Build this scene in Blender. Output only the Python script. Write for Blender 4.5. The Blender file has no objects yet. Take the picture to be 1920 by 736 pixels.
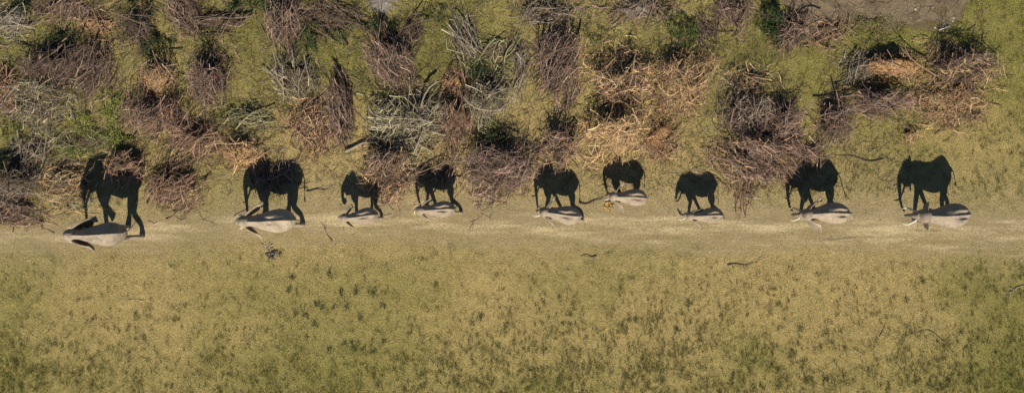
import bpy, math, random
import numpy as np
from mathutils import Vector, Matrix

# ------------------------------------------------------------------ camera, sky, sun, exposure
S = bpy.context.scene
COL = S.collection
PXM = 36.0                      # photograph pixels per metre on the ground
CAM_H = 52.0
def gx(px): return (px - 960.0) / PXM
def gy(py): return (368.0 - py) / PXM

cam_d = bpy.data.cameras.new('camera')
cam = bpy.data.objects.new('camera', cam_d); COL.objects.link(cam)
cam.location = (0, 0, CAM_H); cam.rotation_euler = (0, 0, 0)
cam_d.sensor_width = 36.0
cam_d.lens = 36.0 * CAM_H / (1920.0 / PXM)
cam_d.clip_end = 5000.0
S.camera = cam

SUN_EL = math.radians(41.0)
DRIFT = 0.042                   # shadows lean a little to the left
COT = 1.0 / math.tan(SUN_EL)
sd = Vector((-DRIFT, 1.0, -math.tan(SUN_EL))).normalized()
W = bpy.data.worlds.new('World'); S.world = W; W.use_nodes = True
wn = W.node_tree.nodes; wl = W.node_tree.links
sky = wn.new('ShaderNodeTexSky'); sky.sky_type = 'NISHITA'; sky.sun_disc = False
sky.sun_elevation = SUN_EL; sky.sun_rotation = math.radians(180.0 - 2.4)
sky.air_density = 1.0; sky.dust_density = 0.1; sky.ozone_density = 4.0
bgn = wn['Background']; bgn.inputs['Strength'].default_value = 0.05
wl.new(sky.outputs['Color'], bgn.inputs['Color'])
sun_d = bpy.data.lights.new('sun', 'SUN'); sun_d.energy = 5.0; sun_d.angle = math.radians(0.5)
sun_d.color = (1.0, 0.905, 0.755)
sun = bpy.data.objects.new('sun', sun_d); COL.objects.link(sun)
sun.rotation_euler = sd.to_track_quat('-Z', 'Y').to_euler(); sun.location = (2, -40, 40)
S.view_settings.view_transform = 'Standard'; S.view_settings.look = 'None'
S.view_settings.gamma = 1.0; S.view_settings.use_curve_mapping = False
S.view_settings.exposure = 0.5

rng = np.random.default_rng(11)
random.seed(11)

# ------------------------------------------------------------------ helpers
def tag(o, label=None, cat=None, group=None, kind=None):
    if label: o['label'] = label
    if cat: o['category'] = cat
    if group: o['group'] = group
    if kind: o['kind'] = kind
    return o

def empty(name, loc, rz=0.0):
    o = bpy.data.objects.new(name, None); COL.objects.link(o)
    o.location = loc; o.rotation_euler = (0, 0, rz); o.empty_display_size = 0.2
    return o

def link(name, me, mat=None, parent=None, color=None):
    o = bpy.data.objects.new(name, me); COL.objects.link(o)
    if mat is not None and not me.materials: me.materials.append(mat)
    if parent is not None: o.parent = parent
    if color is not None: o.color = (*color, 1.0)
    return o

def mesh_np(name, V, F, cols=None, smooth=False):
    """V (n,3); F (m,3) or (m,4); cols (n,3) per vertex"""
    me = bpy.data.meshes.new(name)
    V = np.ascontiguousarray(V, dtype=np.float32); F = np.ascontiguousarray(F, dtype=np.int32)
    n, (m, k) = len(V), F.shape
    me.vertices.add(n); me.vertices.foreach_set('co', V.ravel())
    me.loops.add(m * k); me.loops.foreach_set('vertex_index', F.ravel())
    me.polygons.add(m)
    me.polygons.foreach_set('loop_start', np.arange(0, m * k, k, dtype=np.int32))
    me.update(calc_edges=True)
    if cols is not None:
        a = me.color_attributes.new('tone', 'FLOAT_COLOR', 'POINT')
        c = np.ones((n, 4), dtype=np.float32); c[:, :3] = cols
        a.data.foreach_set('color', c.ravel())
    if smooth:
        me.polygons.foreach_set('use_smooth', np.ones(m, dtype=bool))
    me.validate()
    return me

def join_np(parts):
    """parts: list of (V,F,cols or None) -> joined"""
    Vs, Fs, Cs, off = [], [], [], 0
    for p in parts:
        V, F = p[0], p[1]
        Vs.append(V); Fs.append(F + off); off += len(V)
        if len(p) > 2 and p[2] is not None: Cs.append(p[2])
    return np.concatenate(Vs), np.concatenate(Fs), (np.concatenate(Cs) if Cs else None)

_perm = np.random.default_rng(5).random((256, 256))
def vnoise(x, y, scale, seed=0):
    """smooth value noise in metres, 0..1"""
    x = np.asarray(x) / scale + seed * 17.31; y = np.asarray(y) / scale + seed * 9.77
    xi = np.floor(x).astype(int); yi = np.floor(y).astype(int)
    fx = x - xi; fy = y - yi
    fx = fx * fx * (3 - 2 * fx); fy = fy * fy * (3 - 2 * fy)
    g = lambda a, b: _perm[a & 255, b & 255]
    return ((g(xi, yi) * (1 - fx) + g(xi + 1, yi) * fx) * (1 - fy)
            + (g(xi, yi + 1) * (1 - fx) + g(xi + 1, yi + 1) * fx) * fy)
def fnoise(x, y, scale, seed=0, oct=3):
    t = 0; a = 1.0; s = 0
    for i in range(oct):
        t = t + a * vnoise(x, y, scale / 2 ** i, seed + i * 3); s += a; a *= 0.55
    return t / s
def sstep(a, b, x):
    t = np.clip((x - a) / (b - a), 0, 1); return t * t * (3 - 2 * t)

# ------------------------------------------------------------------ materials
def new_mat(name):
    m = bpy.data.materials.new(name); m.use_nodes = True
    nt = m.node_tree; return m, nt, nt.nodes, nt.links, nt.nodes['Principled BSDF']

def mixrgb(N, L, mode, fac, a, b):
    n = N.new('ShaderNodeMix'); n.data_type = 'RGBA'; n.blend_type = mode
    if isinstance(fac, (int, float)): n.inputs['Factor'].default_value = fac
    else: L.new(fac, n.inputs['Factor'])
    for s, v in ((6, a), (7, b)):
        if isinstance(v, tuple): n.inputs[s].default_value = (*v, 1)
        else: L.new(v, n.inputs[s])
    return n.outputs[2]

def noise_node(N, L, scale, detail=4, rough=0.6, coord=None):
    t = N.new('ShaderNodeTexNoise'); t.inputs['Scale'].default_value = scale
    t.inputs['Detail'].default_value = detail; t.inputs['Roughness'].default_value = rough
    if coord is not None: L.new(coord, t.inputs['Vector'])
    return t.outputs['Fac']

def ramp(N, L, src, stops):
    r = N.new('ShaderNodeValToRGB'); L.new(src, r.inputs['Fac'])
    e = r.color_ramp.elements
    while len(e) < len(stops): e.new(0.5)
    for el, (p, c) in zip(e, stops):
        el.position = p; el.color = (*c, 1) if len(c) == 3 else c
    return r.outputs['Color']

def geo_pos(N):
    return N.new('ShaderNodeNewGeometry').outputs['Position']

def attr(N, name):
    a = N.new('ShaderNodeAttribute'); a.attribute_name = name; return a.outputs['Color']

def bump(N, L, P, src, strength, dist):
    b = N.new('ShaderNodeBump'); b.inputs['Strength'].default_value = strength
    b.inputs['Distance'].default_value = dist
    L.new(src, b.inputs['Height']); L.new(b.outputs['Normal'], P.inputs['Normal'])

def mat_ground():
    m, nt, N, L, P = new_mat('ground_mat')
    pos = geo_pos(N); base = attr(N, 'tone')
    f1 = noise_node(N, L, 2.2, 6, 0.65, pos); f2 = noise_node(N, L, 14, 5, 0.7, pos)
    c = mixrgb(N, L, 'MULTIPLY', 1.0, base, ramp(N, L, f1, [(0.3, (0.72, 0.74, 0.70)), (0.7, (1.18, 1.14, 1.1))]))
    c = mixrgb(N, L, 'MULTIPLY', 1.0, c, ramp(N, L, f2, [(0.32, (0.52, 0.55, 0.50)), (0.5, (0.98, 0.98, 0.96)), (0.68, (1.30, 1.26, 1.2))]))
    L.new(c, P.inputs['Base Color']); P.inputs['Roughness'].default_value = 0.95
    P.inputs['Specular IOR Level'].default_value = 0.1
    bump(N, L, P, f2, 1.0, 0.09)
    return m

def mat_tone(name, rough=0.85, spec=0.15, var=0.25, scale=6.0, objcol=True):
    """colour = object colour x vertex tone x noise"""
    m, nt, N, L, P = new_mat(name)
    pos = geo_pos(N); c = attr(N, 'tone')
    if objcol:
        oi = N.new('ShaderNodeObjectInfo')
        c = mixrgb(N, L, 'MULTIPLY', 1.0, c, oi.outputs['Color'])
    f = noise_node(N, L, scale, 3, 0.6, pos)
    c = mixrgb(N, L, 'MULTIPLY', 1.0, c, ramp(N, L, f, [(0.3, (1 - var,) * 3), (0.7, (1 + var,) * 3)]))
    L.new(c, P.inputs['Base Color']); P.inputs['Roughness'].default_value = rough
    P.inputs['Specular IOR Level'].default_value = spec
    return m

def mat_edge(name, cols, rough=0.95, stretch=(1, 1, 1)):
    """bare earth sheet that thins out into the grass along its rim (vertex 'tone'.r = cover)"""
    m, nt, N, L, P = new_mat(name)
    pos = geo_pos(N); cov = N.new('ShaderNodeSeparateColor'); L.new(attr(N, 'tone'), cov.inputs[0])
    mp = N.new('ShaderNodeMapping'); mp.inputs['Scale'].default_value = stretch; L.new(pos, mp.inputs['Vector'])
    f1 = noise_node(N, L, 1.3, 6, 0.62, mp.outputs[0]); f2 = noise_node(N, L, 11, 5, 0.7, pos)
    c = ramp(N, L, f1, [(0.32, cols[0]), (0.68, cols[1])])
    c = mixrgb(N, L, 'MULTIPLY', 1.0, c, ramp(N, L, f2, [(0.3, (0.78, 0.78, 0.76)), (0.7, (1.18, 1.17, 1.15))]))
    L.new(c, P.inputs['Base Color']); P.inputs['Roughness'].default_value = rough
    P.inputs['Specular IOR Level'].default_value = 0.1
    bump(N, L, P, f2, 0.6, 0.03)
    # cover + noise -> transparency
    a = N.new('ShaderNodeMath'); a.operation = 'ADD'; L.new(cov.outputs[0], a.inputs[0])
    s = N.new('ShaderNodeMath'); s.operation = 'MULTIPLY_ADD'; L.new(f1, s.inputs[0]); s.inputs[1].default_value = 1.2; s.inputs[2].default_value = -0.6
    s2 = N.new('ShaderNodeMath'); s2.operation = 'MULTIPLY_ADD'; L.new(f2, s2.inputs[0]); s2.inputs[1].default_value = 0.9; s2.inputs[2].default_value = -0.45
    a2 = N.new('ShaderNodeMath'); a2.operation = 'ADD'; L.new(s.outputs[0], a2.inputs[0]); L.new(s2.outputs[0], a2.inputs[1])
    L.new(a2.outputs[0], a.inputs[1])
    al = ramp(N, L, a.outputs[0], [(0.18, (0, 0, 0)), (0.75, (1, 1, 1))])
    L.new(al, P.inputs['Alpha'])
    return m

def mat_skin():
    m, nt, N, L, P = new_mat('elephant_skin')
    tc = N.new('ShaderNodeTexCoord').outputs['Object']; oi = N.new('ShaderNodeObjectInfo')
    f1 = noise_node(N, L, 1.6, 4, 0.6, tc); f2 = noise_node(N, L, 9, 5, 0.65, tc)
    c = ramp(N, L, f1, [(0.28, (0.150, 0.126, 0.102)), (0.46, (0.272, 0.228, 0.176)), (0.74, (0.340, 0.286, 0.220))])
    c = mixrgb(N, L, 'MULTIPLY', 1.0, c, oi.outputs['Color'])
    c = mixrgb(N, L, 'MULTIPLY', 1.0, c, ramp(N, L, f2, [(0.3, (0.74, 0.74, 0.75)), (0.7, (1.15, 1.14, 1.12))]))
    L.new(c, P.inputs['Base Color']); P.inputs['Roughness'].default_value = 0.82
    P.inputs['Specular IOR Level'].default_value = 0.2
    v = N.new('ShaderNodeTexVoronoi'); v.feature = 'DISTANCE_TO_EDGE'; v.inputs['Scale'].default_value = 11
    wv = noise_node(N, L, 5, 3, 0.6, tc)
    mp = N.new('ShaderNodeVectorMath'); mp.operation = 'ADD'; L.new(tc, mp.inputs[0])
    L.new(wv, mp.inputs[1]); L.new(mp.outputs[0], v.inputs['Vector'])
    hh = N.new('ShaderNodeMath'); hh.operation = 'MULTIPLY_ADD'
    L.new(noise_node(N, L, 4.5, 4, 0.6, tc), hh.inputs[0]); hh.inputs[1].default_value = 1.6; L.new(v.outputs['Distance'], hh.inputs[2])
    bump(N, L, P, hh.outputs[0], 0.42, 0.045)
    return m

def mat_plain(name, a, b, rough=0.5, scale=4.0, spec=0.4):
    m, nt, N, L, P = new_mat(name)
    tc = N.new('ShaderNodeTexCoord').outputs['Object']
    f = noise_node(N, L, scale, 4, 0.6, tc)
    L.new(ramp(N, L, f, [(0.3, a), (0.7, b)]), P.inputs['Base Color'])
    P.inputs['Roughness'].default_value = rough; P.inputs['Specular IOR Level'].default_value = spec
    return m

M_GROUND = mat_ground()
M_WOOD = mat_tone('dead_wood', 0.85, 0.15, 0.22, 7.0)
M_LITTER = mat_tone('leaf_litter_mat', 0.95, 0.08, 0.35, 9.0)
M_GRASS = mat_tone('grass_mat', 0.8, 0.12, 0.12, 1.5, objcol=False)
M_LEAF = mat_tone('green_leaf', 0.6, 0.3, 0.25, 3.0)
M_PATH = mat_edge('path_mat', ((0.315, 0.255, 0.140), (0.430, 0.352, 0.212)), stretch=(.22, 1.7, 1))
M_BARE = mat_edge('bare_soil_mat', ((0.105, 0.078, 0.050), (0.205, 0.160, 0.112)), stretch=(.8, 1.3, 1))
M_SKIN = mat_skin()
M_IVORY = mat_plain('ivory', (0.56, 0.50, 0.38), (0.66, 0.61, 0.49), 0.4, 6)
M_EYE = mat_plain('eye_mat', (0.02, 0.013, 0.01), (0.03, 0.02, 0.012), 0.15, 6, 0.6)
M_HAIR = mat_plain('tail_hair_mat', (0.02, 0.018, 0.016), (0.035, 0.03, 0.026), 0.7, 20, 0.2)
M_DUNG = mat_tone('dung_mat', 0.95, 0.05, 0.3, 18.0)
M_STONE = mat_tone('pale_stone_mat', 0.8, 0.2, 0.2, 8.0)

# ------------------------------------------------------------------ ground
# ground cover described in metres over the place: y up the picture is north
def green_at(x, y):
    """share of living green in the sward"""
    n = fnoise(x, y, 5.5, 2, 4)
    g = sstep(0.38, 0.72, n) * 0.5
    g = g + 0.46 * sstep(2.5, 8.0, y)                      # scrub side is greener
    g = g + 0.36 * sstep(-5.5, -10.5, y)                    # long grass off the trail, darkened further as edge vignette
    g = g + 0.28 * sstep(17.0, 25.0, x) + 0.12 * sstep(-16, -24, x)  # side margins greener too, partly painting the vignette
    return np.clip(g, 0, 1)
def path_cy(x):
    return np.interp(x, [-60, -27, -22, -14, -8, 0, 9, 18, 27, 60], [-2.6, -2.3, -2.1, -1.55, -1.2, -1.55, -1.65, -1.75, -1.95, -2.4])
def path_hw(x):
    return np.interp(x, [-60, -27, -20, -10, 0, 27, 60], [0.4, 0.5, 0.75, 0.95, 1.05, 1.1, 1.1])

def axis(lo, hi, step, far):
    core = np.arange(lo, hi + step * 0.5, step)
    out = []; d = step; v = hi
    while v < far:
        d *= 1.35; v += d; out.append(v)
    out = np.array(out)
    return np.concatenate([(lo + hi) - out[::-1], core, out])
ax = axis(-34.0, 34.0, 0.16, 900.0); ay = axis(-16.0, 16.0, 0.16, 900.0)
X, Y = np.meshgrid(ax, ay)
def relief(x, y, fine=False):
    fade = np.clip(1.3 - np.maximum(np.abs(x) / 60, np.abs(y) / 40), 0, 1)
    h = 0.06 * (fnoise(x, y, 1.6, 7, 3) - 0.5) + 0.075 * (fnoise(x, y, 0.55, 9, 2) - 0.5)
    rut_y = path_cy(x) - 0.42 + 0.10 * np.sin(x * 0.7) + 0.14 * (vnoise(x, x * 0, 0.9, 5) - 0.5)
    d = y - rut_y; cut = sstep(2, 6, x) * (1 - sstep(23, 26, x)) * sstep(.42, .62, vnoise(x, x * 0 + 3, 2.2, 8))
    rut = 0.05 * cut * sstep(.3, .6, vnoise(x, y * 0 + 7, .5, 12)) * np.where(d < 0, np.exp(-(d / 0.20) ** 2), np.exp(-(d / 0.035) ** 2))
    trail = np.exp(-((y - path_cy(x)) / 1.3) ** 2)
    return (h * (1 - 0.8 * trail) + (rut if fine else 0)) * fade
Z = relief(X, Y)
g = green_at(X, Y)
DRY = np.array([0.372, 0.290, 0.128]); GRN = np.array([0.198, 0.186, 0.056]); SOIL = np.array([0.33, 0.268, 0.165])
col = DRY + (GRN - DRY) * g[..., None]
worn = np.exp(-((Y - path_cy(X) - 0.7) / 2.1) ** 2) * (0.30 + 0.85 * fnoise(X, Y, 2.3, 4))
col = col + (SOIL - col) * np.clip(worn, 0, 1)[..., None]
ny, nx = X.shape
idx = np.arange(nx * ny).reshape(ny, nx)
F = np.stack([idx[:-1, :-1], idx[:-1, 1:], idx[1:, 1:], idx[1:, :-1]], -1).reshape(-1, 4)
me = mesh_np('ground', np.stack([X, Y, Z], -1).reshape(-1, 3), F, col.reshape(-1, 3), True)
tag(link('ground', me, M_GROUND), 'short dry yellow-green grassland ground seen from above', kind='structure')

def sheet(name, xs, cy, hw, nrow, mat, lift, label, kind='structure', cover_in=1.1):
    """ribbon of worn earth following cy(x) with half width hw(x); its cover falls to 0 at the rim"""
    t = np.linspace(-1, 1, nrow)
    XX = np.repeat(xs[:, None], nrow, 1); YY = cy(xs)[:, None] + hw(xs)[:, None] * t[None]
    ZZ = relief(XX, YY, True) + lift
    cov = (np.clip((1 - np.abs(t)) * 1.15, 0, 1)[None] + 0.35 * (fnoise(XX, YY * 2.5, 2.0, 51, 3) - 0.5)) * cover_in * sstep(0, .3, 1 - np.abs(t))[None]
    c = np.stack([cov] * 3, -1)
    i = np.arange(XX.size).reshape(XX.shape)
    F = np.stack([i[:-1, :-1], i[1:, :-1], i[1:, 1:], i[:-1, 1:]], -1).reshape(-1, 4)
    me = mesh_np(name, np.stack([XX, YY, ZZ], -1).reshape(-1, 3), F, c.reshape(-1, 3), True)
    return tag(link(name, me, mat), label, kind=kind)
sheet('path', np.arange(-40, 40.1, 0.16), lambda x: path_cy(x), lambda x: path_hw(x) * 1.75, 80, M_PATH, 0.012,
      'pale trampled game trail running under the line of elephants', cover_in=0.58)
# flattened grey-brown earth at the top right
def bare_cy(x): return np.interp(x, [14.0, 19.0, 24.0], [10.35, 10.45, 10.6])
def bare_hw(x): return np.interp(x, [14.0, 15.2, 18, 21, 23.2, 24.0], [0.3, 1.9, 2.2, 2.7, 2.2, 0.3])
sheet('bare_ground', np.arange(14.0, 24.01, 0.12), bare_cy, bare_hw, 34, M_BARE, 0.014,
      'flattened grey-brown bare earth beside the top edge', cover_in=1.1)

# ------------------------------------------------------------------ sticks
def sticks(P0, D, Ln, R, tone, bend=0.12, sides=3, rings=4, zmin=0.012, droop=0.0, r=rng):
    """N bent tapering sticks as one vertex/face soup. P0,D (N,3), Ln,R (N,), tone (N,3)"""
    n = len(P0); t = np.linspace(0, 1, rings)
    D = D / np.linalg.norm(D, axis=1, keepdims=True)
    up = np.where(np.abs(D[:, 2:3]) > 0.9, np.array([[1.0, 0, 0]]), np.array([[0, 0, 1.0]]))
    A = np.cross(D, up); A /= np.linalg.norm(A, axis=1, keepdims=True); B = np.cross(D, A)
    k1 = r.normal(0, bend, n) * Ln; k2 = r.normal(0, bend * 0.5, n) * Ln
    w = np.sin(t * math.pi)[None] ; w2 = np.sin(t * 2 * math.pi)[None]
    C = P0[:, None] + D[:, None] * (Ln[:, None] * t[None])[..., None]
    C = C + A[:, None] * ((k1[:, None] * w + r.normal(0, bend * 0.4, n)[:, None] * Ln[:, None] * w2))[..., None]
    C = C + B[:, None] * (k2[:, None] * w)[..., None]
    C[..., 2] -= droop * (t ** 2)[None] * Ln[:, None]
    rad = R[:, None] * (1 - 0.78 * t[None])
    C[..., 2] = np.maximum(C[..., 2], zmin + rad)
    an = np.arange(sides) / sides * 2 * math.pi
    ring = A[:, None, None] * np.cos(an)[None, None, :, None] + B[:, None, None] * np.sin(an)[None, None, :, None]
    V = C[:, :, None] + ring * rad[:, :, None, None]
    i = np.arange(n * rings * sides).reshape(n, rings, sides)
    a = i[:, :-1]; b = i[:, 1:]
    F = np.stack([a, np.roll(a, -1, 2), np.roll(b, -1, 2), b], -1).reshape(-1, 4)
    c = np.repeat(tone, rings * sides, 0)
    return V.reshape(-1, 3), F, c, C

def side_twigs(C, Ln, R, tone, m, r=rng, ang=(20, 50)):
    """m side twigs sprouting from sticks with centre lines C"""
    n, k = C.shape[:2]
    i = r.integers(0, n, m); j = r.integers(1, k - 1, m)
    d = C[i, j + 1] - C[i, j]; d /= np.linalg.norm(d, axis=1, keepdims=True)
    rx = r.normal(0, 1, (m, 3)); rx[:, 2] *= 0.6
    rx -= d * np.sum(rx * d, 1, keepdims=True); rx /= np.linalg.norm(rx, axis=1, keepdims=True)
    th = np.radians(r.uniform(ang[0], ang[1], m))[:, None]
    D = d * np.cos(th) + rx * np.sin(th)
    L2 = Ln[i] * r.uniform(0.22, 0.55, m); R2 = R[i] * r.uniform(0.4, 0.65, m)
    return C[i, j], D, L2, R2, tone[i] * r.uniform(0.85, 1.15, (m, 1))

# shared branch shapes: a stem with side twigs, along +X from the origin, lying in z >= 0
BRANCHES = []
def build_branches():
    for q in range(14):
        r = np.random.default_rng(100 + q)
        L = r.uniform(0.9, 1.15)
        P0 = np.zeros((1, 3)); D = np.array([[1.0, 0, 0.02]])
        V, F, c, C = sticks(P0, D, np.array([L]), np.array([r.uniform(0.018, 0.028)]), np.ones((1, 3)), 0.10, 4, 7, -1, 0, r)
        parts = [(V, F, c)]
        m = int(r.integers(3, 7))
        s = side_twigs(C, np.array([L]), np.array([0.022]), np.ones((1, 3)), m, r, (22, 48))
        V, F, c, C2 = sticks(*s, 0.12, 3, 4, -1, 0, r); parts.append((V, F, c))
        V, F, c = join_np(parts)
        me = mesh_np('branch', V, F, c); me.materials.append(M_WOOD); BRANCHES.append(me)
build_branches()

PURPLE = (0.180, 0.124, 0.096); DARK = (0.112, 0.082, 0.062); TAN = (0.370, 0.252, 0.138); GREY = (0.215, 0.185, 0.138)
RED = (0.235, 0.150, 0.100); OLIVE = (0.215, 0.205, 0.110); WHEAT = (0.310, 0.215, 0.112)
L_SHADE = (0.045, 0.034, 0.025); L_BROWN = (0.085, 0.060, 0.038); L_ORANGE = (0.270, 0.165, 0.080); L_TAN = (0.235, 0.165, 0.085)  # the darkest litter tone paints the shade seen between the sticks
L_GREY = (0.150, 0.135, 0.110)
N_OBJ = [0]

def dome(rx, ry, h, ang, seed, crest=None, res=26):
    """irregular mound of leaf litter, sunk a little at its rim"""
    r = np.random.default_rng(seed)
    rr = np.linspace(0, 1, res // 2); th = np.linspace(0, 2 * math.pi, res * 2, endpoint=False)
    T, Rr = np.meshgrid(th, rr)
    ph = r.uniform(0, 6.28, 5)
    edge = 1 + 0.16 * np.sin(2 * T + ph[0]) + 0.12 * np.sin(3 * T + ph[1]) + 0.09 * np.sin(5 * T + ph[2]) + 0.06 * np.sin(9 * T + ph[3])
    x = Rr * np.cos(T) * rx * edge; y = Rr * np.sin(T) * ry * edge
    n = fnoise(x + seed * 3.1, y + seed * 1.7, 0.55, 3, 3)
    prof = (1 - Rr ** 2) ** 0.9 if crest is None else heap_profile(x, y, rx * 1.15, ry * 1.15, crest + .1) * (1 - Rr ** 4)
    z = h * prof * (0.55 + 0.9 * n) + 0.05 * (n - 0.5) - 0.05 * Rr ** 4 - 0.012
    ca, sa = math.cos(ang), math.sin(ang)
    V = np.stack([x * ca - y * sa, x * sa + y * ca, z], -1).reshape(-1, 3)
    i = np.arange(x.size).reshape(x.shape)
    F = np.stack([i[:-1], np.roll(i[:-1], -1, 1), np.roll(i[1:], -1, 1), i[1:]], -1).reshape(-1, 4)
    c = np.repeat((0.7 + 0.6 * fnoise(x, y, 0.3, seed % 50, 2))[..., None], 3, -1).reshape(-1, 3)
    return V, F, c

def flakes(n, rx, ry, h, ang, seed, size=0.05):
    """loose dead leaves and bark chips lying on a mound"""
    r = np.random.default_rng(seed + 9)
    rr = np.sqrt(r.random(n)) * 1.12; th = r.uniform(0, 6.283, n)
    x = rr * np.cos(th) * rx; y = rr * np.sin(th) * ry
    z = h * np.clip(1 - rr ** 2, 0, 1) ** 0.9 * r.uniform(0.75, 1.45, n) + 0.02
    ca, sa = math.cos(ang), math.sin(ang)
    P = np.stack([x * ca - y * sa, x * sa + y * ca, z], -1)
    u = r.normal(0, 1, (n, 3)); u[:, 2] *= 0.5; u /= np.linalg.norm(u, axis=1, keepdims=True)
    v = r.normal(0, 1, (n, 3)); v[:, 2] *= 0.5; v -= u * np.sum(u * v, 1, keepdims=True); v /= np.linalg.norm(v, axis=1, keepdims=True)
    s = r.uniform(0.6, 1.5, (n, 1)) * size
    V = np.stack([P - u * s, P - v * s * 0.45, P + u * s, P + v * s * 0.45], 1).reshape(-1, 3)
    V[:, 2] = np.maximum(V[:, 2], 0.006)
    F = np.arange(n * 4).reshape(-1, 4)
    c = np.repeat(r.uniform(0.6, 1.5, (n, 1)) * np.array([[1, 1, 1.0]]), 4, 0)
    return V, F, c

def heap_profile(x, y, rx, ry, crest):
    u = y / ry; q = np.clip(1 - (x / rx) ** 2, 0, 1) ** 0.5
    south = sstep(-1.1, crest, u); north = 1 - sstep(crest + 0.02, crest + 0.36, u)
    return (0.12 + 0.88 * np.minimum(south, north)) * q

def brush_pile(px, py, rxp, ryp, ang, spread, h, colr, litter, dens, label, fan=0.0, lens=(0.5, 1.5), thick=1.0, nbig=9,
               upright=0.06, flake=0.4, name='brush_pile', col2=None):
    """px,py centre and rxp,ryp half extents in photograph pixels; ang = lie of the sticks"""
    N_OBJ[0] += 1; seed = 1000 + N_OBJ[0] * 7
    r = np.random.default_rng(seed)
    rx, ry = rxp / PXM, ryp / PXM
    root = empty(name, (gx(px), gy(py), 0))
    tag(root, label, 'brush pile', 'piles of cut dead branches')
    h = h * (1.75 if h >= .5 else 1.35)
    crest = r.uniform(0.15, 0.45); leafy = flake >= 0.9
    V, F, c = dome(rx * 0.8, ry * 0.74, h * (0.66 if leafy else 0.72), 0, seed, crest)
    area = math.pi * rx * ry
    nf = int(area * 150 * flake)
    V2, F2, c2 = flakes(nf, rx * 0.98, ry * 0.98, h * 0.66, 0, seed)
    Vj, Fj, cj = join_np([(V, F, c), (V2, F2, c2)])
    tag(link('leaf_litter', mesh_np('leaf_litter', Vj, Fj, cj), M_LITTER, root, litter), kind='stuff')  # on dark piles the litter colour also holds the gap shade
    n = int(area * 58 * dens)
    rr = np.sqrt(r.random(n)) ** 0.95; th = r.uniform(0, 6.283, n)
    out_ = r.random(n) < 0.17; rr[out_] = 0.85 + np.abs(r.normal(0, 0.38, out_.sum()))
    ph = r.uniform(0, 6.283, 4)
    lobe = 1 + 0.22 * np.sin(2 * th + ph[0]) + 0.16 * np.sin(3 * th + ph[1]) + 0.12 * np.sin(5 * th + ph[2])
    x = rr * np.cos(th) * rx * lobe; y = rr * np.sin(th) * ry * lobe
    a = math.radians(ang) + np.radians(r.normal(0, spread, n))
    if fan:                                             # broom-like: butts together, tips spread
        ux, uy = math.cos(math.radians(ang)), math.sin(math.radians(ang))
        off = (-x * uy + y * ux) / max(rx, ry); along = (x * ux + y * uy) / max(rx, ry)
        a = a + fan * off * (0.5 + 0.5 * along)
    a = a + (r.random(n) < 0.5) * math.pi
    Ln = r.uniform(lens[0], lens[1], n) * r.uniform(0.6, 1.0, n)
    pit = np.radians(r.normal(2, 13, n))
    up = r.random(n) < upright; pit[up] = np.radians(r.uniform(35, 75, up.sum())); Ln[up] *= 0.7
    D = np.stack([np.cos(a) * np.cos(pit), np.sin(a) * np.cos(pit), np.sin(pit)], -1)
    z = h * heap_profile(x, y, rx * 1.1, ry, crest) * r.uniform(0.5, 1.15, n) * (0.55 + 0.9 * vnoise(x + px, y + py, 0.6, 3)) + 0.03
    P0 = np.stack([x, y, z], -1) - D * (Ln * np.where(up, 0.0, 0.5))[:, None]
    R = r.uniform(0.010, 0.025, n) * thick * (0.6 + 0.4 * Ln)
    lum = np.clip(np.exp(r.normal(0.22, 0.60, (n, 1))), 0.3, 3.0)
    tone = lum * (1 + r.normal(0, 0.05, (n, 3)))
    if col2 is not None:
        k = (r.random(n) < 0.4)
        tone[k] *= np.array(col2) / np.array(colr)
    V, F, c, C = sticks(P0, D, Ln, R, tone, 0.17, 3, 4, 0.01, 0.05, r)
    parts = [(V, F, c)]
    s = side_twigs(C, Ln, R, tone, int(n * 1.1), r)
    V, F, c, _ = sticks(*s, 0.12, 3, 3, 0.01, 0, r); parts.append((V, F, c))
    V, F, c = join_np(parts)
    tag(link('twigs', mesh_np('twigs', V, F, c), M_WOOD, root, colr), kind='stuff')
    for q in range(nbig):                               # the large boughs one can pick out
        me = BRANCHES[int(r.integers(len(BRANCHES)))]
        o = link('branch', me, None, root)
        q1 = math.sqrt(r.random()) * 0.8; q2 = r.uniform(0, 6.283)
        bx, by = q1 * math.cos(q2) * rx, q1 * math.sin(q2) * ry
        aa = math.radians(ang) + math.radians(r.normal(0, spread * 0.9)) + (math.pi if r.random() < 0.5 else 0)
        L = r.uniform(max(0.8, lens[1] * 0.8), max(1.1, lens[1] * 1.45))
        pitch = math.radians(r.uniform(-4, 10))
        z0 = float(h * heap_profile(np.array([bx]), np.array([by]), rx * 1.1, ry, crest)[0]) * r.uniform(.7, 1.05) + 0.06
        o.rotation_euler = (r.uniform(0, 6.28), -pitch, aa); o.scale = (L, L * 0.9, L * 0.9)
        o.location = (bx - math.cos(aa) * L * 0.5, by - math.sin(aa) * L * 0.5, max(0.05, z0 - math.sin(pitch) * L * 0.5))
        b = r.uniform(0.8, 1.35)
        o.color = (colr[0] * b, colr[1] * b, colr[2] * b, 1)
    return root

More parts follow.
